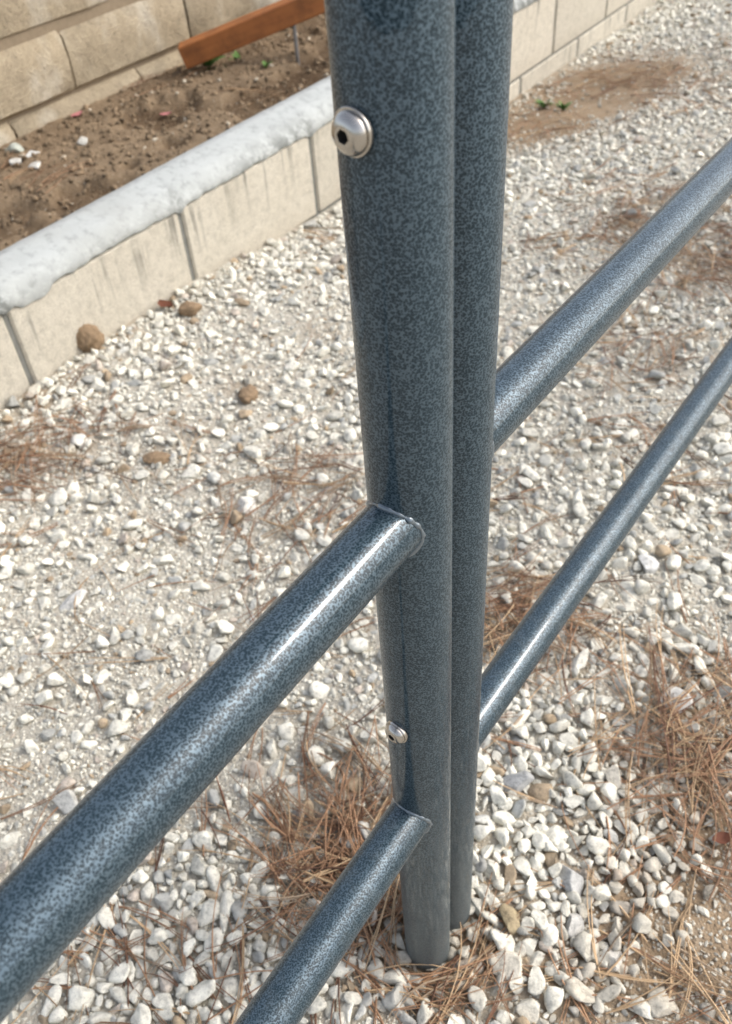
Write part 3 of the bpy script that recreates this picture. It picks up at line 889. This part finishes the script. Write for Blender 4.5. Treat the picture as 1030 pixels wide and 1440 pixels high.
def fascicle(cx, cy, ang, L, lift, gh=None):
    g0 = float(gheight(np.array([cx]), np.array([cy]))[0]) if gh is None else gh(cx, cy)
    n = rng.integers(1, 4); c = ncol(); r = rng.uniform(.0009, .0014)
    x1, y1 = cx + math.cos(ang) * L, cy + math.sin(ang) * L
    g1 = float(gheight(np.array([x1]), np.array([y1]))[0]) if gh is None else gh(x1, y1)
    b = rng.normal(0, .35)
    for i in range(n):
        needle((cx, cy), ang + rng.normal(0, .07), L * rng.uniform(.85, 1.05), b + rng.normal(0, .15), g0 + .004 + lift * rng.random(), g1 + .006 + lift * rng.random(), r, c * rng.uniform(.9, 1.1))
CL = [(480, 1170, .12, 190, .15, .03), (430, 1240, .09, 70, .15, .02), (540, 1260, .07, 90, .13, .03), (610, 1355, .05, 40, .13, .012), (680, 1340, .05, 26, .12, .01), (590, 1390, .08, 26, .16, .008),
      (420, 690, .15, 70, .16, .02), (380, 740, .12, 30, .15, .012), (740, 870, .10, 110, .15, .03), (700, 900, .07, 40, .14, .03), (790, 920, .07, 30, .14, .02),
      (950, 1050, .10, 90, .16, .035), (1010, 1000, .12, 80, .17, .03), (1020, 1120, .10, 45, .16, .02), (900, 1270, .12, 20, .17, .01), (960, 1380, .14, 22, .16, .008), (800, 1400, .1, 16, .14, .006), (720, 1230, .1, 10, .12, .008),
      (40, 645, .12, 80, .18, .03), (10, 690, .12, 40, .18, .02), (120, 620, .10, 20, .16, .01), (960, 355, .24, 130, .19, .03), (910, 290, .2, 110, .18, .03), (1000, 370, .2, 70, .18, .03), (920, 490, .16, 60, .18, .02), (880, 520, .12, 25, .16, .015),
      (820, 350, .16, 40, .16, .015), (900, 75, .35, 120, .18, .02), (830, 90, .35, 100, .18, .02), (760, 160, .2, 60, .15, .02), (980, 140, .3, 60, .17, .01),
      (200, 1340, .14, 26, .17, .006), (380, 1380, .1, 20, .16, .008), (90, 1400, .1, 14, .15, .006), (850, 620, .15, 25, .15, .012), (690, 690, .1, 14, .14, .01), (700, 1060, .06, 12, .14, .012), (240, 620, .1, 12, .15, .01),
      (445, 305, .10, 26, .16, .02), (60, 550, .1, 10, .14, .01), (720, 150, .12, 30, .15, .015), (480, 850, .1, 10, .13, .01), (60, 960, .1, 6, .14, .006)]
for (px, py, rad, cnt, L, lift) in CL:
    c = gp(px, py); main = rng.uniform(0, math.pi)
    for _ in range(int(cnt * .72)):
        q = rng.normal(0, rad * .62, 2); ang = main + rng.normal(0, .75) + (math.pi if rng.random() < .5 else 0)
        LL = L * rng.uniform(.55, 1.15)
        x0, y0 = c[0] + q[0] - math.cos(ang) * LL / 2, c[1] + q[1] - math.sin(ang) * LL / 2
        d = WOFF - (x0 * Nn[0] + y0 * Nn[1])
        x1, y1 = x0 + math.cos(ang) * LL, y0 + math.sin(ang) * LL; d1 = WOFF - (x1 * Nn[0] + y1 * Nn[1])
        if d < .03 or d1 < .03: continue
        # keep clear of the posts
        bad = False
        for pc in (np.zeros(2), PB[:2]):
            t = np.clip(((pc[0] - x0) * (x1 - x0) + (pc[1] - y0) * (y1 - y0)) / LL ** 2, 0, 1)
            if math.hypot(x0 + t * (x1 - x0) - pc[0], y0 + t * (y1 - y0) - pc[1]) < RP + .004: bad = True
        if bad: continue
        fascicle(x0, y0, ang, LL, lift * (1 - .5 * rng.random()))
for (ox, oy, aa, LL) in ((-.10, -.045, .25, .17), (-.085, -.06, .02, .15), (-.02, -.075, .5, .15), (-.09, -.035, -.15, .13), (.03, -.06, .75, .14), (-.05, -.085, .1, .18), (.05, -.03, .95, .12), (-.12, -.02, -.45, .12), (-.03, -.05, .15, .14), (.06, .0, 1.2, .12)):
    fascicle(ox, oy, aa, LL, .012)
for _ in range(330):
    px, py = rng.uniform(-80, 1110), rng.uniform(150, 1500); c = gp(px, py)
    if WOFF - (c @ Nn) < .2: continue
    if min(math.hypot(c[0], c[1]), math.hypot(c[0] - PB[0], c[1] - PB[1])) < .2: continue
    fascicle(c[0], c[1], rng.uniform(0, 6.28), rng.uniform(.05, .17), .006)
# a few blown into the planter and stuck along the low wall
sh = lambda x, y: float(soil_h(np.array([x * Tn[0] + y * Tn[1]]), np.array([x * Nn[0] + y * Nn[1]]))[0])
for (px, py, cnt) in ((165, 135, 10), (240, 105, 8), (10, 250, 8), (60, 270, 5), (330, 150, 4)):
    for _ in range(cnt):
        c = soil_at(px + rng.normal(0, 14), py + rng.normal(0, 8)); ang = WA + rng.normal(0, .35)
        fascicle(c[0], c[1], ang, rng.uniform(.12, .26), .012, sh)
me = fast_mesh('pine_needles', np.array(NV), np.array(NT_), True, {'tint': np.array(NC)})
tag(link('pine_needles', me, M['needle']), 'dry rust-brown pine needles strewn in mats over the gravel', 'pine needles', kind='stuff')
print('needle tris', len(NT_))

# ------------------------------------------------------------------ weeds
def weed(P, size, nleaf, label, seed):
    r = np.random.default_rng(seed); e = empty('weed', P, label, 'weed')
    for i in range(nleaf):
        a = r.uniform(0, 6.28); L = size * r.uniform(.6, 1.1); wd = L * r.uniform(.13, .2); el = r.uniform(.8, 1.4)
        V = []; m_ = 5
        for j in range(m_):
            t = j / (m_ - 1); h = L * (math.sin(el) * t - .35 * t * t); o = L * (math.cos(el) * t + .15 * t * t)
            ww = wd * math.sin(math.pi * min(1, .12 + .88 * t)) if j < m_ - 1 else .0002
            c = np.array([math.cos(a) * o, math.sin(a) * o, h]); q = np.array([-math.sin(a), math.cos(a), 0])
            for kk in (-1, 0, 1): V.append(P + c + q * ww * kk + np.array([0, 0, .25 * ww * abs(kk)]))
        F = [(j * 3 + k, j * 3 + k + 1, j * 3 + k + 4, j * 3 + k + 3) for j in range(m_ - 1) for k in (0, 1)]
        link('leaf', mesh('leaf', np.array(V), F, True, P), M['weed'], e, P)
weed(soil_at(294, 97), .11, 13, 'small bright green weed in the soil below the timber beam end', 1)
weed(soil_at(336, 88), .060, 9, 'dark green weed half in shade right under the timber beam', 2)
weed(soil_at(374, 96), .045, 7, 'tiny green weed in the soil left of the metal stake', 3)
weed(soil_at(311, 101), .045, 6, 'tiny weed just right of the bright green weed', 6)
def g3(px, py):
    z = -.1
    for _ in range(4):
        P = gp(px, py, z); z = float(gheight(np.array([P[0]]), np.array([P[1]]))[0])
    return gp(px, py, z)
weed(g3(765, 152),     .065, 14, 'green weed on brown dirt beside the low wall just right of the posts', 4)
weed(g3(792, 155),     .055, 12, 'second green weed, the right one of the pair on the dirt by the low wall', 5)
# fallen petals and leaves
def scrap(name, P, size, rot, mat, label, cat):
    V = []
    for i in range(5):
        t = i / 4; ww = size * .32 * math.sin(math.pi * (.08 + .84 * t))
        for k in (-1, 0, 1):
            x, y = (t - .5) * size, k * ww
            V.append(P + np.array([x * math.cos(rot) - y * math.sin(rot), x * math.sin(rot) + y * math.cos(rot), .006 + .12 * size * abs(k) + .3 * size * (t - .5) ** 2]))
    F = [(j * 3 + k, j * 3 + k + 1, j * 3 + k + 4, j * 3 + k + 3) for j in range(4) for k in (0, 1)]
    tag(link(name, mesh(name, np.array(V), F, True, P), mat, None, P), label, cat)
scrap('petal', soil_at(110, 165), .05, 1.0, M['petal'], 'faded pink petal on the planter soil near the tan wall', 'petal')
scrap('petal', soil_at(234, 164), .04, .3, M['petal'], 'pale pink petal on the planter soil below the timber beam end', 'petal')
def on_gravel(px, py):
    P = g3(px, py); P[2] += .012; return P
scrap('leaf', on_gravel(235, 438), .055, -.6, M['redleaf'], 'reddish brown dead leaf on the gravel beside the dirt clod', 'leaf')
scrap('leaf', on_gravel(1012, 1188), .030, .2, M['redleaf'], 'red-brown dead leaf at the right edge over brown dirt', 'leaf')
# twig leaning against the wall by the clod
def twig(pts, r, label):
    V, F = tube(pts, [r, r * .9, r * .6][:len(pts)], 6); P = np.array(pts[0])
    tag(link('twig', mesh('twig', V, F, True, P), M['redleaf'], None, P), label, 'twig')
for o in bpy.data.objects:
    if 'org' in o: del o['org']
